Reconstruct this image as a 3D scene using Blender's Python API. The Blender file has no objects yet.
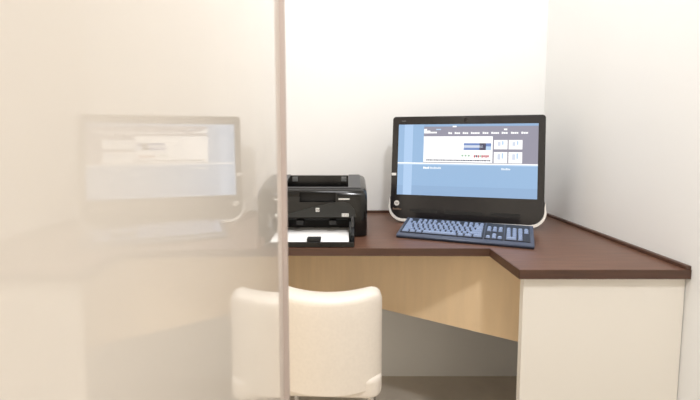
import bpy, bmesh, math
from mathutils import Vector, Matrix

scene = bpy.context.scene
COL = scene.collection
R = math.radians


# ------------------------------------------------------------------ materials
def lin(c):
    return tuple((x / 255 / 12.92) if x / 255 <= 0.04045 else ((x / 255 + 0.055) / 1.055) ** 2.4 for x in c) + (1.0,)


def mat(name, rgb, rough=0.5, metal=0.0, ior=1.5, coat=0.0, emit=None, strength=1.0, noise=None, bump=0.0,
        spec=0.5):
    m = bpy.data.materials.new(name)
    m.use_nodes = True
    nt = m.node_tree
    p = nt.nodes['Principled BSDF']
    p.inputs['Base Color'].default_value = lin(rgb)
    p.inputs['Roughness'].default_value = rough
    p.inputs['Metallic'].default_value = metal
    p.inputs['IOR'].default_value = ior
    p.inputs['Specular IOR Level'].default_value = spec
    p.inputs['Coat Weight'].default_value = coat
    p.inputs['Coat Roughness'].default_value = 0.04
    if emit:
        p.inputs['Emission Color'].default_value = lin(emit)
        p.inputs['Emission Strength'].default_value = strength
    if noise:
        scale, amount, stretch = noise
        tc = nt.nodes.new('ShaderNodeTexCoord')
        mp = nt.nodes.new('ShaderNodeMapping')
        mp.inputs['Scale'].default_value = stretch
        nz = nt.nodes.new('ShaderNodeTexNoise')
        nz.inputs['Scale'].default_value = scale
        nz.inputs['Detail'].default_value = 6
        nt.links.new(tc.outputs['Object'], mp.inputs['Vector'])
        nt.links.new(mp.outputs['Vector'], nz.inputs['Vector'])
        cr = nt.nodes.new('ShaderNodeValToRGB')
        a = tuple(max(0, min(255, v * (1 - amount))) for v in rgb)
        b = tuple(max(0, min(255, v * (1 + amount))) for v in rgb)
        cr.color_ramp.elements[0].position = 0.3
        cr.color_ramp.elements[1].position = 0.7
        cr.color_ramp.elements[0].color = lin(a)
        cr.color_ramp.elements[1].color = lin(b)
        nt.links.new(nz.outputs['Fac'], cr.inputs['Fac'])
        nt.links.new(cr.outputs['Color'], p.inputs['Base Color'])
        if bump:
            bp = nt.nodes.new('ShaderNodeBump')
            bp.inputs['Strength'].default_value = bump
            bp.inputs['Distance'].default_value = 0.002
            nt.links.new(nz.outputs['Fac'], bp.inputs['Height'])
            nt.links.new(bp.outputs['Normal'], p.inputs['Normal'])
    return m


M = {
    'wall': mat('wall_paint', (235, 236, 236), 0.85, noise=(3, 0.003, (1, 1, 1))),
    'ceiling': mat('ceiling_paint', (240, 238, 234), 0.9),
    'floor': mat('floor_vinyl', (214, 204, 190), 0.45, noise=(9, 0.03, (1, 1, 1))),
    'wood': mat('walnut_laminate', (102, 71, 56), 0.36, noise=(7, 0.10, (1.2, 16, 16))),
    'wood_edge': mat('walnut_edge_band', (80, 55, 43), 0.4, noise=(7, 0.10, (1.2, 16, 16))),
    'tan': mat('maple_laminate', (244, 218, 180), 0.55, noise=(5, 0.02, (6, 6, 0.8))),
    'cream_board': mat('cream_laminate', (238, 234, 226), 0.5),
    'panel': mat('glossy_cream_glass', (228, 219, 207), 0.03, ior=1.5, coat=0.4),
    'panel_edge': mat('taupe_edge_strip', (190, 174, 165), 0.35),
    'black': mat('black_gloss_plastic', (11, 11, 12), 0.16),
    'bezel': mat('charcoal_gloss_plastic', (33, 32, 34), 0.2),
    'black_matte': mat('black_matte_plastic', (16, 16, 17), 0.6),
    'printer_top': mat('graphite_plastic', (38, 40, 47), 0.32),
    'grey': mat('grey_plastic', (104, 106, 106), 0.5),
    'dark_grey': mat('dark_grey_plastic', (37, 39, 39), 0.45),
    'silver': mat('satin_silver', (238, 237, 234), 0.25, metal=0.25),
    'mark': mat('light_print', (226, 226, 224), 0.5),
    'mark_dim': mat('bronze_print', (112, 92, 76), 0.5),
    'paper': mat('white_paper', (250, 250, 250), 0.8),
    'kb_body': mat('navy_grey_plastic', (66, 76, 98), 0.3),
    'kb_dark': mat('dark_navy_plastic', (12, 17, 32), 0.4),
    'key': mat('slate_blue_keycap', (138, 156, 190), 0.3),
    'chair': mat('white_leatherette', (238, 230, 219), 0.42, noise=(120, 0.01, (1, 1, 1)), bump=0.08),
    'chrome': mat('chrome', (210, 210, 210), 0.15, metal=1.0),
    'lens': mat('lens_glass', (8, 8, 12), 0.08),
}


def screen_mat(name, rgb, k=1.0):
    return mat(name, (6, 6, 8), 0.25, emit=rgb, strength=k * .88)


# -------------------------------------------------------------------- helpers
def finish(name, bm, m, parent=None, smooth=True, angle=35, mods=None):
    me = bpy.data.meshes.new(name)
    bmesh.ops.recalc_face_normals(bm, faces=bm.faces)
    bm.to_mesh(me)
    bm.free()
    mats = m if isinstance(m, (list, tuple)) else [m]
    for x in mats:
        me.materials.append(x)
    if smooth:
        for p in me.polygons:
            p.use_smooth = True
        me.set_sharp_from_angle(angle=R(angle))
    o = bpy.data.objects.new(name, me)
    COL.objects.link(o)
    if parent:
        o.parent = parent
    return o


def bevel_all(bm, w, seg=2):
    bmesh.ops.bevel(bm, geom=list(bm.edges), offset=w, segments=seg, affect='EDGES', profile=0.6)


def add_box(bm, x0, x1, y0, y1, z0, z1, bevel=0.0, seg=2, mi=0):
    b = bmesh.new()
    vs = [b.verts.new((x, y, z)) for x in (x0, x1) for y in (y0, y1) for z in (z0, z1)]
    for f in ((0, 1, 3, 2), (4, 6, 7, 5), (0, 4, 5, 1), (2, 3, 7, 6), (0, 2, 6, 4), (1, 5, 7, 3)):
        b.faces.new([vs[i] for i in f])
    if bevel:
        bevel_all(b, bevel, seg)
    merge(bm, b, mi)


def merge(bm, b, mi=0, mtx=None):
    bmesh.ops.recalc_face_normals(b, faces=b.faces)
    mp = {}
    for v in b.verts:
        mp[v] = bm.verts.new(mtx @ v.co if mtx else v.co)
    for f in b.faces:
        try:
            nf = bm.faces.new([mp[v] for v in f.verts])
            nf.material_index = mi
        except ValueError:
            pass
    b.free()


def prism(bm, pts, lo, hi, axis='z', bevel=0.0, seg=2, mi=0):
    """extrude a 2D outline between lo and hi along an axis"""
    def P(a, b, h):
        return {'z': (a, b, h), 'y': (a, h, b), 'x': (h, a, b)}[axis]
    b = bmesh.new()
    lo_v = [b.verts.new(P(p[0], p[1], lo)) for p in pts]
    hi_v = [b.verts.new(P(p[0], p[1], hi)) for p in pts]
    n = len(pts)
    b.faces.new(lo_v)
    b.faces.new(list(reversed(hi_v)))
    for i in range(n):
        b.faces.new((lo_v[i], lo_v[(i + 1) % n], hi_v[(i + 1) % n], hi_v[i]))
    bmesh.ops.recalc_face_normals(b, faces=b.faces)
    if bevel:
        cap = [e for e in b.edges if len({round(P(*v.co)[2] if axis == 'z' else (v.co.y if axis == 'y' else v.co.x), 6)
                                          for v in e.verts}) == 1]
        bmesh.ops.bevel(b, geom=cap, offset=bevel, segments=seg, affect='EDGES', profile=0.6)
    merge(bm, b, mi)


def round_rect(x0, x1, z0, z1, r, seg=6):
    """rounded outline; r = one radius or (bottom-left, bottom-right, top-right, top-left)"""
    rs = r if isinstance(r, (tuple, list)) else (r,) * 4
    out = []
    for (cx, cz, a0, rr) in ((x0, z0, 180, rs[0]), (x1, z0, 270, rs[1]), (x1, z1, 0, rs[2]), (x0, z1, 90, rs[3])):
        ox = cx + rr if cx == x0 else cx - rr
        oz = cz + rr if cz == z0 else cz - rr
        for k in range(seg + 1):
            a = R(a0 + 90 * k / seg)
            out.append((ox + rr * math.cos(a), oz + rr * math.sin(a)))
    return out


def sweep(bm, path, w, h, side=Vector((0, 1, 0)), mi=0, ends=True, widths=None):
    """a rectangular band w (along side) x h swept along a path"""
    b = bmesh.new()
    rings = []
    for i, p in enumerate(path):
        p = Vector(p)
        a = Vector(path[max(0, i - 1)])
        c = Vector(path[min(len(path) - 1, i + 1)])
        t = (c - a).normalized()
        nrm = t.cross(side).normalized()
        hh = (widths[i] if widths else h) / 2
        ww = w / 2
        ring = []
        for (sx, sz) in ((-1, -.6), (-.6, -1), (.6, -1), (1, -.6), (1, .6), (.6, 1), (-.6, 1), (-1, .6)):
            ring.append(b.verts.new(p + side * (ww * sx) + nrm * (hh * sz)))
        rings.append(ring)
    for r0, r1 in zip(rings, rings[1:]):
        for k in range(8):
            b.faces.new((r0[k], r0[(k + 1) % 8], r1[(k + 1) % 8], r1[k]))
    b.faces.new(rings[0])
    b.faces.new(rings[-1])
    merge(bm, b, mi)


def cyl(bm, p0, p1, r0, r1=None, n=20, mi=0):
    r1 = r0 if r1 is None else r1
    p0, p1 = Vector(p0), Vector(p1)
    t = (p1 - p0).normalized()
    u = t.orthogonal().normalized()
    v = t.cross(u)
    b = bmesh.new()
    A = [b.verts.new(p0 + (u * math.cos(2 * math.pi * k / n) + v * math.sin(2 * math.pi * k / n)) * r0) for k in range(n)]
    B = [b.verts.new(p1 + (u * math.cos(2 * math.pi * k / n) + v * math.sin(2 * math.pi * k / n)) * r1) for k in range(n)]
    b.faces.new(A)
    b.faces.new(B)
    for k in range(n):
        b.faces.new((A[k], A[(k + 1) % n], B[(k + 1) % n], B[k]))
    merge(bm, b, mi)


def empty(name, loc, label, cat, rot=(0, 0, 0), group=None):
    o = bpy.data.objects.new(name, None)
    COL.objects.link(o)
    o.empty_display_size = 0.05
    o.location = loc
    o.rotation_euler = rot
    o['label'] = label
    o['category'] = cat
    if group:
        o['group'] = group
    return o


def structure(o, label=None):
    o['kind'] = 'structure'
    return o


def box_obj(name, m, b, parent=None, bevel=0.0, seg=2):
    bm = bmesh.new()
    add_box(bm, *b, bevel=bevel, seg=seg)
    return finish(name, bm, m, parent)


def cut(o, cutters):
    """boolean-difference boxes (given as bmesh builders) out of an object's mesh"""
    for k, b in enumerate(cutters):
        me = bpy.data.meshes.new('tool')
        bmesh.ops.recalc_face_normals(b, faces=b.faces)
        b.to_mesh(me)
        b.free()
        t = bpy.data.objects.new('tool', me)
        COL.objects.link(t)
        mod = o.modifiers.new('cut', 'BOOLEAN')
        mod.operation = 'DIFFERENCE'
        mod.solver = 'EXACT'
        mod.object = t
        pm = o.parent
        o.parent = None
        bpy.context.view_layer.update()
        dg = bpy.context.evaluated_depsgraph_get()
        new = bpy.data.meshes.new_from_object(o.evaluated_get(dg))
        o.modifiers.clear()
        o.data = new
        o.parent = pm
        bpy.data.objects.remove(t)
    for p in o.data.polygons:
        p.use_smooth = True
    o.data.set_sharp_from_angle(angle=R(30))


def text_mesh(name, body, size, m, parent, mtx, depth=0.0004, shear=0.0):
    cu = bpy.data.curves.new(name, 'FONT')
    cu.body = body
    cu.size = size
    cu.extrude = depth
    cu.shear = shear
    cu.align_x = 'CENTER'
    cu.align_y = 'CENTER'
    t = bpy.data.objects.new(name, cu)
    COL.objects.link(t)
    bpy.context.view_layer.update()
    dg = bpy.context.evaluated_depsgraph_get()
    me = bpy.data.meshes.new_from_object(t.evaluated_get(dg))
    bpy.data.objects.remove(t)
    me.materials.clear()
    me.materials.append(m)
    o = bpy.data.objects.new(name, me)
    COL.objects.link(o)
    o.parent = parent
    o.matrix_local = mtx
    return o


# ---------------------------------------------------------------- the setting
DESK = 0.74
WALL_Y, WALL_X = 1.79, 0.82
structure(box_obj('floor', M['floor'], (-2.6, WALL_X + .1, -2.2, WALL_Y + .1, -0.08, 0)))
structure(box_obj('wall_back', M['wall'], (-2.6, WALL_X + .1, WALL_Y, WALL_Y + .1, 0, 2.5)))
structure(box_obj('wall_right', M['wall'], (WALL_X, WALL_X + .1, -2.2, WALL_Y, 0, 2.5)))
structure(box_obj('ceiling', M['ceiling'], (-2.6, WALL_X + .1, -2.2, WALL_Y + .1, 2.5, 2.58)))

# ------------------------------------------------------- glossy partition panel
# face on x = -0.094 - 0.02 y, running from behind the camera to y = 0.655
part = empty('partition_screen', (0, 0, 0),
             'tall glossy cream glass partition beside the chair, mirroring the monitor and printer', 'partition')
bm = bmesh.new()
y0, y1 = -1.3, 0.655
fx = lambda y: -0.094 - 0.02 * y
prism(bm, [(fx(y0), y0), (fx(y1), y1), (fx(y1) - 0.016, y1), (fx(y0) - 0.016, y0)], 0.0, 2.5)
finish('glass_panel', bm, M['panel'], part)
bm = bmesh.new()
cx, cy_ = fx(y1) - 0.0055, y1 + 0.004
prism(bm, [(cx + 0.0135 * math.cos(2 * math.pi * k / 24), cy_ + 0.012 * math.sin(2 * math.pi * k / 24)) for k in range(24)],
      0.0, 2.5)
finish('edge_strip', bm, M['panel_edge'], part)['label'] = 'taupe rounded edge strip'

# ------------------------------------------------------------------------ desk
desk = empty('corner_desk', (-0.4, 1.5, 0),
             'dark walnut corner desk with tan front panel carrying printer and computer', 'desk')
L = (-desk.location)


def under(o, p):
    o.parent = p
    o.matrix_parent_inverse = Matrix.Translation(-p.location)
    return o


T = 0.023
FRONT, INNER, REND = 1.184, 0.402, 0.985
outline = [(-0.60, FRONT + .008), (INNER, FRONT), (INNER + 0.006, REND), (WALL_X - .001, REND), (WALL_X - .001, WALL_Y - .001), (-0.60, WALL_Y - .001)]
bm = bmesh.new()
prism(bm, outline, DESK - T + .0006, DESK, bevel=0.0012, seg=2)
under(finish('worktop', bm, M['wood']), desk)
bm = bmesh.new()
for a, b in ((0, 1), (1, 2), (2, 3)):
    p, q = Vector(outline[a] + (0,)), Vector(outline[b] + (0,))
    d = (q - p).normalized()
    nrm = Vector((d.y, -d.x, 0))
    e0 = 0.0015
    q2 = q + d * (e0 if a != 0 else 0)
    pts = [p, q, q + nrm * e0, p + nrm * e0]
    prism(bm, [(v.x, v.y) for v in pts], DESK - T, DESK - .0008)
under(finish('edge_band', bm, M['wood_edge'], smooth=False), desk)['label'] = 'darker walnut front edge band'
bm = bmesh.new()
add_box(bm, -0.60, WALL_X - .02, WALL_Y - .014, WALL_Y - .001, DESK, DESK + .009, bevel=.001)
add_box(bm, WALL_X - .014, WALL_X - .001, REND, WALL_Y - .014, DESK, DESK + .009, bevel=.001)
under(finish('upstand', bm, M['wood_edge']), desk)['label'] = 'low dark strip along the wall'
# angled front panel under the worktop, running across the inner corner
ZB = 0.455
bm = bmesh.new()
prism(bm, [(-0.440, WALL_Y - .002), (0.7600, 1.0300), (0.782, 1.0300), (-0.418, WALL_Y - .002)], ZB, DESK - T)
under(finish('modesty_panel', bm, M['tan'], smooth=False), desk)
under(box_obj('end_panel', M['cream_board'], (0.424, WALL_X - .002, REND + .014, REND + .034, 0, DESK - T)), desk)
under(box_obj('end_panel', M['cream_board'], (-0.59, -0.57, FRONT + .04, WALL_Y - .002, 0, DESK - T)), desk)

# --------------------------------------------------------------------- printer
PX0, PX1, PF, PB = -0.264, 0.055, 1.318, 1.555
pr = empty('laser_printer', ((PX0 + PX1) / 2, 1.43, DESK),
           'black glossy laser printer on the desk with its paper tray folded down', 'printer')
Z = DESK + 0.004
prof = [(PF + .008, Z), (PF + .001, Z + .05), (PF, Z + .11), (PF + .003, Z + .132), (PF + .010, Z + .1425), (PF + .024, Z + .1495),
        (PF + .06, Z + .156), (PB - .03, Z + .1765), (PB - .010, Z + .177), (PB - .002, Z + .171), (PB, Z + .15), (PB, Z)]
bm = bmesh.new()
b = bmesh.new()
# slices along x with rounded ends
nx = 6
xs = [PX0, PX0 + .003, PX0 + .010, PX0 + .022] + [PX1 - .022, PX1 - .010, PX1 - .003, PX1]
ins = [.016, .008, .0025, 0, 0, .0025, .008, .016]
rows = []
for x, i in zip(xs, ins):
    mid = ((PF + PB) / 2, Z + .08)
    row = []
    for (y, z) in prof:
        yy = y + (i if y < mid[0] else -i * .6)
        zz = z - (i if z > Z + .12 else 0)
        xx = x
        row.append(b.verts.new((xx, yy, zz)))
    rows.append(row)
for r0, r1 in zip(rows, rows[1:]):
    for k in range(len(prof)):
        k2 = (k + 1) % len(prof)
        b.faces.new((r0[k], r0[k2], r1[k2], r1[k]))
b.faces.new(rows[0])
b.faces.new(rows[-1])
merge(bm, b)
body = finish('body', bm, M['black'], angle=40)


def cutter(*a, **k):
    c = bmesh.new()
    add_box(c, *a, **k)
    return c


SX0, SX1 = -0.216, -0.006
c1 = bmesh.new()
prism(c1, [(PF + .042, Z + .145), (PF + .040, Z + .2), (PB - .022, Z + .2), (PB - .026, Z + .125)], SX0, SX1, axis='x')
c2 = cutter(-0.160, -0.046, PF - .02, PF + .026, Z + .110, Z + .1405)
c3 = cutter(-0.246, 0.016, PF - .03, PF + .10, Z - .01, Z + .060)
cut(body, [c1, c2, c3])
under(body, pr)
# output bin lining
bm = bmesh.new()
prism(bm, [(PF + .0425, Z + .1455), (PF + .0425, Z + .148), (PB - .026, Z + .1285), (PB - .026, Z + .1257)], SX0 + .0005, SX1 - .0005, axis='x')
for k in range(9):
    x = SX0 + .02 + k * (SX1 - SX0 - .04) / 8
    prism(bm, [(PF + .05, Z + .147), (PF + .05, Z + .1495), (PB - .035, Z + .136), (PB - .035, Z + .129)], x - .0015, x + .0015, axis='x')
for k in range(4):
    y = PF + .075 + k * .033
    add_box(bm, SX0 + .01, SX1 - .01, y, y + .003, Z + .13, Z + .148 - k * .0030)
under(finish('output_bin', bm, M['black_matte'], smooth=False), pr)
for x in (SX0 + .007, SX1 - .026):
    o = box_obj('bin_corner_block', M['grey'], (x, x + .019, PB - .036, PB - .024, Z + .156, Z + .1725), bevel=.001)
    under(o, pr)
    o['label'] = 'small grey block at bin corner'
# top lid shell (graphite skin round the bin)
bm = bmesh.new()
def topz(y):
    ya, za, yb, zb = PF + .06, Z + .156, PB - .03, Z + .1765
    return za + (zb - za) * (y - ya) / (yb - ya) + .0012
for (xa, xb, ya, yb) in ((SX1 + .001, PX1 - .020, PF + .030, PB - .016), (PX0 + .020, SX0 - .001, PF + .030, PB - .016), (SX0 - .001, SX1 + .001, PF + .030, PF + .039)):
    prism(bm, [(ya, topz(ya) - .004), (ya, topz(ya)), (yb, topz(yb)), (yb, topz(yb) - .004)], xa, xb, axis='x')
under(finish('top_cover', bm, M['printer_top'], smooth=False), pr)['label'] = 'graphite top cover round the output bin'
# grip notch lining
under(box_obj('front_notch', M['black_matte'], (-0.1595, -0.0465, PF + .022, PF + .0255, Z + .1105, Z + .140)), pr)
# reflection on the glossy front, shaped and coloured as a thin grey plate
bm = bmesh.new()
pts = [(-0.225, Z + .062), (-0.208, Z + .070), (-0.12, Z + .094), (-0.06, Z + .108), (-0.02, Z + .111), (0.0, Z + .104), (0.014, Z + .085), (0.020, Z + .062)]
prism(bm, pts, PF - .0035, PF + .002, axis='y')
under(finish('front_reflection', bm, M['dark_grey']), pr)['label'] = 'dark grey curved reflection shape on the front'
# feed opening interior with rollers
bm = bmesh.new()
add_box(bm, -0.2455, 0.0155, PF + .094, PF + .0995, Z, Z + .0595)
for x in (-.16, -.055):
    add_box(bm, x - .012, x + .012, PF + .005, PF + .03, Z + .036, Z + .05, bevel=.002)
cyl(bm, (-.24, PF + .03, Z + .052), (.01, PF + .03, Z + .052), .004)
under(finish('feed_mechanism', bm, M['black_matte']), pr)
# open paper tray
bm = bmesh.new()
add_box(bm, -0.242, 0.012, 1.196, PF + .09, DESK + .002, DESK + .008, bevel=.001)
add_box(bm, -0.242, 0.012, 1.190, 1.197, DESK + .001, DESK + .0155, bevel=.0015)
for xa, sgn in ((0.004, 1), (-0.242, -1)):
    prism(bm, [(1.197, DESK + .003), (1.197, DESK + .016), (1.25, DESK + .022), (1.29, DESK + .040), (PF - .006, DESK + .072), (PF + .01, DESK + .072), (PF + .01, DESK + .003)],
          xa, xa + .009, axis='x')
tray = under(finish('paper_tray', bm, M['black'], smooth=False), pr)
bm = bmesh.new()
prism(bm, round_rect(-0.126, -0.086, 1.199, 1.232, .004), DESK + .008, DESK + .0235, bevel=.001)
o = finish('length_guide', bm, M['black_matte'])
under(o, tray)
tray_mtx = o.matrix_parent_inverse
o.matrix_parent_inverse = Matrix.Identity(4)
o.parent = tray
o.matrix_parent_inverse = Matrix.Identity(4)
bm = bmesh.new()
prism(bm, [(1.26, DESK + .008), (1.26, DESK + .030), (1.30, DESK + .052), (PF + .02, DESK + .055), (PF + .02, DESK + .008)], -0.002, 0.003, axis='x')
o = finish('width_guide', bm, M['dark_grey'], tray, smooth=False)

# printed marks
def front_mark(name, x0, x1, z0, z1, m, y=PF - .0042):
    o = box_obj(name, m, (x0, x1, y, y + .0012, z0, z1))
    return under(o, pr)
emb = front_mark('maker_badge', -0.1085, -0.0965, Z + .080, Z + .092, M['mark'])
emb['label'] = 'small white square badge with two letters'
rotf = Matrix.Rotation(R(90), 4, 'X')
text_mesh('badge_letters', 'hp', 0.011, M['black_matte'], emb, Matrix.Translation((-0.1025, PF - .0044, Z + .0865)) @ rotf, shear=.25)
lab = front_mark('spec_sticker', -0.026, -0.004, Z + .064, Z + .0745, M['mark'])
lab['label'] = 'white sticker of small print'
bm = bmesh.new()
for r_ in range(2):
    for k in range(4):
        add_box(bm, -0.0245 + k * .005, -0.0210 + k * .005, PF - .0046, PF - .004, Z + .0662 + r_ * .004, Z + .0676 + r_ * .004)
finish('print_lines', bm, M['grey'], lab, smooth=False)
bm = bmesh.new()
xk = -0.036
for k, w in enumerate((.003, .0022, .0030, .0024, .0026, .0032, .0024, .0022, .0030, .0024, .0020)):
    add_box(bm, xk, xk + w, PF - .0012, PF + .002, Z + .1175, Z + .1220)
    xk += w + .0006
under(finish('model_lettering', bm, M['mark'], smooth=False), pr)['label'] = 'tiny line of white lettering'

# the paper in the tray
bm = bmesh.new()
for k in range(6):
    dx = (0, .0006, -.0004, .0003, -.0005, 0)[k]
    dy = (0, -.0005, .0006, -.0003, .0004, 0)[k]
    add_box(bm, -0.222 + dx, -0.001 + dx - .003, 1.2005 + dy, PF + .085, DESK + .0082 + k * .0012, DESK + .0093 + k * .0012)
o = finish('paper_stack', bm, M['paper'], smooth=False)
o['label'] = 'stack of blank white paper lying in the printer tray'
o['category'] = 'paper'

# --------------------------------------------------------------------- monitor
YAW, TILT = R(16.55), R(7.08)
W, H, VB = 0.536, 0.364, -0.022
mo = empty('desktop_computer', (0.1520, 1.575, 0.7770),
           'black all-in-one computer with a lit blue web page on screen, behind the keyboard', 'computer',
           rot=(-TILT, 0, -YAW))
# local axes: x right along the screen, y into the monitor, z up the screen
bm = bmesh.new()
prism(bm, round_rect(0, W, VB, H, (.050, .050, .012, .012), 8), 0.0, 0.034, axis='y', bevel=.003, seg=3)
bz = finish('bezel', bm, M['bezel'], mo)
bm = bmesh.new()
prism(bm, round_rect(.03, W - .03, .01, H - .02, .03, 6), 0.034, 0.058, axis='y', bevel=.012, seg=3)
finish('rear_cover', bm, M['black_matte'], mo)
# screen
U0, U1, V0, V1 = .0235, W - .0235, .0692, .3335
S = [screen_mat('screen_sky', (152, 186, 222)), screen_mat('screen_header', (150, 148, 164)),
     screen_mat('screen_white', (255, 255, 255), 1.15), screen_mat('screen_line', (232, 242, 252), 1.0),
     screen_mat('screen_banner', (112, 140, 196)), screen_mat('screen_red', (196, 84, 96)),
     screen_mat('screen_green', (160, 196, 168)), screen_mat('screen_ink', (72, 72, 96)),
     screen_mat('screen_pale', (190, 216, 244)), screen_mat('screen_deep', (146, 178, 214)),
     screen_mat('screen_mist', (214, 222, 238)), screen_mat('screen_light_sky', (176, 206, 240))]
bm = bmesh.new()


def q(u0, u1, v0, v1, mi, lay=1):
    y = -.0004 - .00004 * lay
    f = bm.faces.new([bm.verts.new(p) for p in ((u0, y, v0), (u1, y, v0), (u1, y, v1), (u0, y, v1))])
    f.material_index = mi


q(U0, U1, V0, V1, 0, 0)
q(U0, .119, .189, V1, 0, 1)
q(.046, .078, V0, V1, 11, 2)
q(.119, U1, .189, V1, 1, 1)
q(.119, U1, .3250, V1, 9, 2)
q(U0, U1, V0, .105, 9, 1)
# one pale rule across the page
q(U0, U1, .1865, .1905, 2, 3)
q(U0, U1, .1825, .1865, 8, 3)
q(.119, .3629, .1935, .2885, 2, 3)
q(.2631, .3578, .2384, .2635, 4, 4)
q(.2631, .330, .247, .256, 10, 5)
q(.318, .340, .2384, .2635, 7, 5)
q(.340, .3578, .2384, .2520, 8, 5)
for k in range(8):
    q(.2990 + k * .0066, .3042 + k * .0066, .2115 + (k % 2) * .001, .2205, 5 if k > 3 else (5, 7, 5, 6)[k], 4)
for k in range(3):
    q(.2560 + k * .0110, .2630 + k * .0110, .2150, .2215, 6, 4)
xk = .128
for k in range(30):
    w = .0042 + .0022 * ((k * 7) % 3)
    q(xk, xk + w, .1985, .2030, 7, 4)
    xk += w + .0016
    if xk > .354:
        break
for k in range(7):
    q(.19 + k * .014, .199 + k * .014, .262 - k * .004, .2632 - k * .004, 10, 4)
for (a, b_) in ((.3675, .4125), (.4165, .4615)):
    for (v0, v1) in ((.2420, .2750), (.1928, .2320)):
        q(a, b_, v0, v1, 2, 3)
        q(a + .012, a + .022, v0 + .012, v1 - .007, 10, 4)
        q(a + .026, a + .032, v0 + .016, v1 - .004, 8, 4)
# title, navigation words, small icons
q(.1195, .1300, .3000, .3165, 2, 3)
q(.1300, .1420, .3000, .3100, 2, 3)
q(.1420, .1660, .3000, .3055, 2, 3)
q(.1634, .1810, .3122, .3160, 8, 3)
q(.2225, .2362, .3222, .3272, 2, 3)
q(.3994, .4105, .3100, .3158, 2, 3)
for (a, b_) in ((.2075, .2215), (.2300, .2500), (.2585, .2785), (.2870, .3180), (.3275, .3480), (.3570, .3840), (.3920, .4130), (.4230, .4480), (.4570, .4800)):
    n_ = max(2, int((b_ - a) / .0058))
    st = (b_ - a) / n_
    for k in range(n_):
        q(a + k * st, a + k * st + st * .86, .2972, .3030 if k else .3042, 2, 3)
for (a, b_) in ((.1197, .1420), (.1440, .1850), (.3935, .4240)):
    n_ = max(3, int((b_ - a) / .005))
    st = (b_ - a) / n_
    for k in range(n_):
        q(a + k * st, a + k * st + st * .85, .1680, .1755 - (k % 3) * .0012, 2 if a < .14 else 3, 3)
finish('screen', bm, S, mo, smooth=False)['label'] = 'lit screen showing a pale blue web page'
# camera, badge, small print, sticker, speaker slots
bm = bmesh.new()
cyl(bm, (.268, .001, .3495), (.268, -.0012, .3495), .0070, .0064)
wc = finish('webcam', bm, M['black'], mo)
bm = bmesh.new()
cyl(bm, (.268, -.0012, .3495), (.268, -.0016, .3495), .0042)
finish('webcam_lens', bm, M['lens'], wc)
bm = bmesh.new()
cyl(bm, (.0245, .001, .0365), (.0245, -.0014, .0365), .0098, n=32)
bd = finish('maker_badge', bm, M['silver'], mo)
bd['label'] = 'round silver badge with two letters'
text_mesh('badge_letters', 'hp', 0.0125, M['bezel'], bd, Matrix.Translation((.0245, -.0016, .0372)) @ rotf, shear=.25)
bm = bmesh.new()
xk = .010
for k, w in enumerate((.0035, .0028, .0028, .0024, .0028, .0036, .003, .0028, .002)):
    add_box(bm, xk, xk + w, -.0008, .001, .0115, .0165 + (.002 if k in (0, 5) else 0))
    xk += w + .0008
finish('bezel_lettering', bm, M['mark_dim'], mo, smooth=False)['label'] = 'tiny bronze lettering'
bm = bmesh.new()
for k in range(5):
    add_box(bm, .0345 + k * .0032, .0368 + k * .0032, -.0008, .001, .3455, .3480)
finish('corner_lettering', bm, M['grey'], mo, smooth=False)
bm = bmesh.new()
add_box(bm, .0015, .0190, -.0010, .001, .1405, .1500)
finish('side_sticker', bm, M['mark'], mo, smooth=False)['label'] = 'small white sticker on left bezel'
for (a, b_) in ((.075, .175), (.20, .335), (.36, .46)):
    bm = bmesh.new()
    prism(bm, round_rect(a, b_, .004, .016, .005), -.0006, .001, axis='y')
    finish('speaker_slot', bm, M['black_matte'], mo, smooth=False)
# silver foot band wrapping the lower edge
bm = bmesh.new()
path, wd = [], []
rr = .052
for k in range(3):
    path.append((-.0030, .012, .060 - k * .014)); wd.append((.0015, .0045, .007)[k])
for k in range(0, 13):
    a = R(180 + 90 * k / 12)
    path.append((-.0040 + rr + rr * math.cos(a), .012, VB - .0045 + rr + rr * math.sin(a)))
    wd.append(.0095 + .006 * k / 12)
left = list(path)
for (x, y, z) in reversed(left):
    path.append((W - x, y, z))
wd = wd + list(reversed(wd))
sweep(bm, path, .026, .01, widths=wd)
finish('foot_band', bm, M['silver'], mo)['label'] = 'curved satin silver foot under the bezel'
# rear prop resting on the desk
prop = bmesh.new()
prism(prop, [(0.054, .20), (0.054, .14), (0.150, -.0135), (0.160, -.012), (.160, -.006)], W / 2 - .09, W / 2 + .09, axis='x', bevel=.003)
finish('rear_stand', prop, M['black_matte'], mo)

# -------------------------------------------------------------------- keyboard
KYAW = R(21.6)
KT = math.atan2(.026, .155)
kb = empty('keyboard', (0.147, 1.318, DESK),
           'slate blue wired keyboard with pale keys in front of the monitor', 'keyboard', rot=(0, 0, -KYAW))
KW, KD = 0.405, 0.152


def kz(y):
    return .012 + .028 * y / KD


bm = bmesh.new()
prism(bm, [(0, .003), (0, .0085), (.003, .0115), (KD - .003, kz(KD) - .001), (KD, kz(KD) - .004), (KD, .020), (.02, .003)], 0, KW, axis='x', bevel=.0015)
finish('case', bm, M['kb_body'], kb)
bm = bmesh.new()
prism(bm, [(-.0012, .001), (-.0012, .0055), (.018, .0055), (KD - .004, .021), (KD - .004, .018), (.02, .001)], .001, KW - .001, axis='x')
finish('base', bm, M['kb_dark'], kb, smooth=False)['label'] = 'dark navy underside'
for x in (.04, KW - .06):
    box_obj('tilt_foot', M['kb_dark'], (x, x + .02, KD - .025, KD - .015, .0, .021), kb)
PX, PY = .0167, .0180
KY0 = .0215
KX0 = .010
kblocks = [(KX0 - .003, KX0 + 15 * PX + .002), (KX0 + 15 * PX + .006, KX0 + 18 * PX + .010), (KX0 + 18 * PX + .013, KX0 + 22 * PX + .017)]
bm = bmesh.new()
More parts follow.
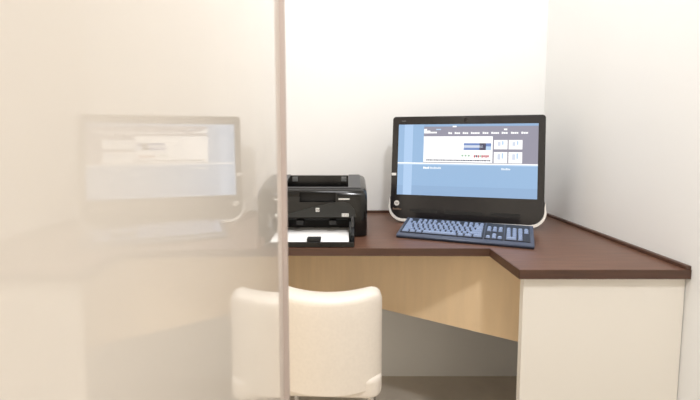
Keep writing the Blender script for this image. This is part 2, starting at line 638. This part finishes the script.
for (a, b_) in kblocks:
    prism(bm, [(KY0 - .003, kz(KY0) - .002), (KY0 - .003, kz(KY0) + .0008), (KD - .008, kz(KD - .008) + .0008), (KD - .008, kz(KD - .008) - .002)], a, b_, axis='x')
finish('key_bed', bm, M['kb_dark'], kb, smooth=False)['label'] = 'dark navy wells behind the keys'


def keycap_mesh(w):
    b = bmesh.new()
    h, i = .0056, .0026
    x0, x1, y0, y1 = .0020, w - .0020, .0020, PY - .0020
    lo = [b.verts.new(p) for p in ((x0, y0, 0), (x1, y0, 0), (x1, y1, 0), (x0, y1, 0))]
    hi = [b.verts.new(p) for p in ((x0 + i, y0 + i * .8, h), (x1 - i, y0 + i * .8, h), (x1 - i, y1 - i, h), (x0 + i, y1 - i, h))]
    b.faces.new(list(reversed(lo)))
    b.faces.new(hi)
    for k in range(4):
        b.faces.new((lo[k], lo[(k + 1) % 4], hi[(k + 1) % 4], hi[k]))
    bmesh.ops.bevel(b, geom=[e for e in b.edges if e.verts[0].co.z > .001 or e.verts[1].co.z > .001], offset=.0009, segments=2, affect='EDGES')
    me = bpy.data.meshes.new('key')
    bmesh.ops.recalc_face_normals(b, faces=b.faces)
    b.to_mesh(me)
    b.free()
    me.materials.append(M['key'])
    return me


cache = {}


def key(x, row, w=1.0, xoff=0.0):
    k_ = round(w, 3)
    if k_ not in cache:
        cache[k_] = keycap_mesh(w * PX)
    o = bpy.data.objects.new('key', cache[k_])
    COL.objects.link(o)
    o.parent = kb
    y = KY0 + row * PY + (.004 if row == 5 else 0)
    o.location = (KX0 + x * PX + xoff, y, kz(y) + .0005)
    o.rotation_euler = (math.atan2(.028, KD), 0, 0)


def row_of(row, widths, x=0.0):
    for w in widths:
        key(x, row, w)
        x += w


row_of(0, (1.5, 1.25, 1.25, 6.5, 1.25, 1.5, 1.75))
row_of(1, (2.25,) + (1,) * 10 + (2.75,))
row_of(2, (1.75,) + (1,) * 11 + (2.25,))
row_of(3, (1.5,) + (1,) * 12 + (1.5,))
row_of(4, (1,) * 13 + (2,))
for x in (0, 2, 3, 4, 5, 6.5, 7.5, 8.5, 9.5, 11, 12, 13, 14):
    key(x, 5)
nx_ = .008
for c_ in range(3):
    key(15 + c_, 0, 1, nx_)
    key(15 + c_, 3, 1, nx_)
    key(15 + c_, 4, 1, nx_)
key(16, 1, 1, nx_)
nx_ = .015
for c_ in range(3):
    for r_ in (1, 2, 3):
        key(18 + c_, r_, 1, nx_)
for c_ in range(4):
    key(18 + c_, 4, 1, nx_)
key(18, 0, 2, nx_)
key(20, 0, 1, nx_)
key(21, 3, 1, nx_)

# ----------------------------------------------------------------------- chair
ch = empty('chair', (-0.066, 1.06, 0), 'white leatherette chair with low curved back, pushed up to the desk', 'chair', rot=(0, 0, R(-3)))
HW = .150
NU, NV = 32, 22
ZT, ZL = .652, .40
TH = .078


def back_ring(u):
    """closed section (y, z) of the backrest at u in [-1, 1]"""
    a = abs(u)
    yo = -.045 + .058 * u * u
    dip = .008 * (u * u)
    end = max(0.0, (a - .74) / .26)
    top = ZT + dip - .034 * (1 - math.sqrt(max(0, 1 - end ** 2)))
    pts = []
    r = TH / 2
    th = TH * (1 - .55 * (1 - math.sqrt(max(0, 1 - end ** 2))))
    r = th / 2
    yc = yo + TH / 2
    # rear side going up, rounded top, front side going down
    lean = .02
    for k in range(8):
        z = ZL + (top - .020 - ZL) * k / 7
        pts.append((yc - r + lean * (ZT - z) * -1 * -.0, z))
    for k in range(1, 8):
        t = math.pi - math.pi * k / 8
        pts.append((yc + r * math.copysign(abs(math.cos(t)) ** .55, math.cos(t)), top - .020 + .020 * math.sin(t) ** .7))
    for k in range(8):
        z = top - .020 - (top - .020 - ZL) * k / 7
        pts.append((yc + r, z))
    return pts


bm = bmesh.new()
rings = []
for i in range(NU + 1):
    u = -1 + 2 * i / NU
    u = math.sin(u * math.pi / 2) * .35 + u * .65
    rings.append([bm.verts.new((u * HW, y, z)) for (y, z) in back_ring(u)])
for r0, r1 in zip(rings, rings[1:]):
    n_ = len(r0)
    for k in range(n_):
        bm.faces.new((r0[k], r0[(k + 1) % n_], r1[(k + 1) % n_], r1[k]))
bm.faces.new(rings[0])
bm.faces.new(rings[-1])
finish('backrest', bm, M['chair'], ch, angle=60)
bm = bmesh.new()
prism(bm, round_rect(-.150, .150, -.015, .31, .04, 6), .375, .43, bevel=.014, seg=4)
finish('seat', bm, M['chair'], ch, angle=60)
for (x, y, dx, dy) in ((-.12, .02, -.015, -.02), (.12, .02, .015, -.02), (-.12, .27, -.015, .01), (.12, .27, .015, .01)):
    bm = bmesh.new()
    cyl(bm, (x + dx, y + dy, 0), (x, y, .378), .009, .012)
    finish('leg', bm, M['chrome'], ch)['label'] = 'slim chrome leg'

# ---------------------------------------------------------------------- lights
def area(name, loc, target, size, power, rgb, sy=None):
    l = bpy.data.lights.new(name, 'AREA')
    l.energy = power
    l.color = lin(rgb)[:3]
    l.shape = 'RECTANGLE'
    l.size = size
    l.size_y = sy or size
    o = bpy.data.objects.new(name, l)
    COL.objects.link(o)
    o.location = loc
    o.rotation_euler = (Vector(target) - Vector(loc)).to_track_quat('-Z', 'Y').to_euler()
    return o


area('ceiling_light_front', (.36, -.10, 2.45), (.25, 1.3, .7), .15, 14, (252, 252, 254))
area('ceiling_light_desk', (-.05, .92, 2.48), (-.05, 1.1, 0), .5, 10.5, (250, 252, 255))
w = bpy.data.worlds.new('ambient_fill')  # added ambient fill, tinted warm, entering where the room is left open
scene.world = w
w.use_nodes = True
w.node_tree.nodes['Background'].inputs['Color'].default_value = lin((255, 240, 218))
w.node_tree.nodes['Background'].inputs['Strength'].default_value = 1.1

# ---------------------------------------------------------------------- camera
cam = bpy.data.cameras.new('camera')
co = bpy.data.objects.new('camera', cam)
COL.objects.link(co)
co.location = (0, 0, 1.05)
co.rotation_euler = (R(90 - 5), 0, 0)
cam.sensor_fit = 'HORIZONTAL'
cam.sensor_width = 36
cam.lens = 36 * 420 / 700
cam.shift_y = -(200 - 176.745) / 700
cam.clip_start = 0.01
cam.dof.use_dof = True
cam.dof.focus_distance = 1.42
cam.dof.aperture_fstop = (cam.lens / 1000) / 0.006
scene.camera = co

vs = scene.view_settings
vs.view_transform = 'Standard'
vs.look = 'None'
vs.gamma = 1
vs.use_curve_mapping = False
vs.exposure = 0.2
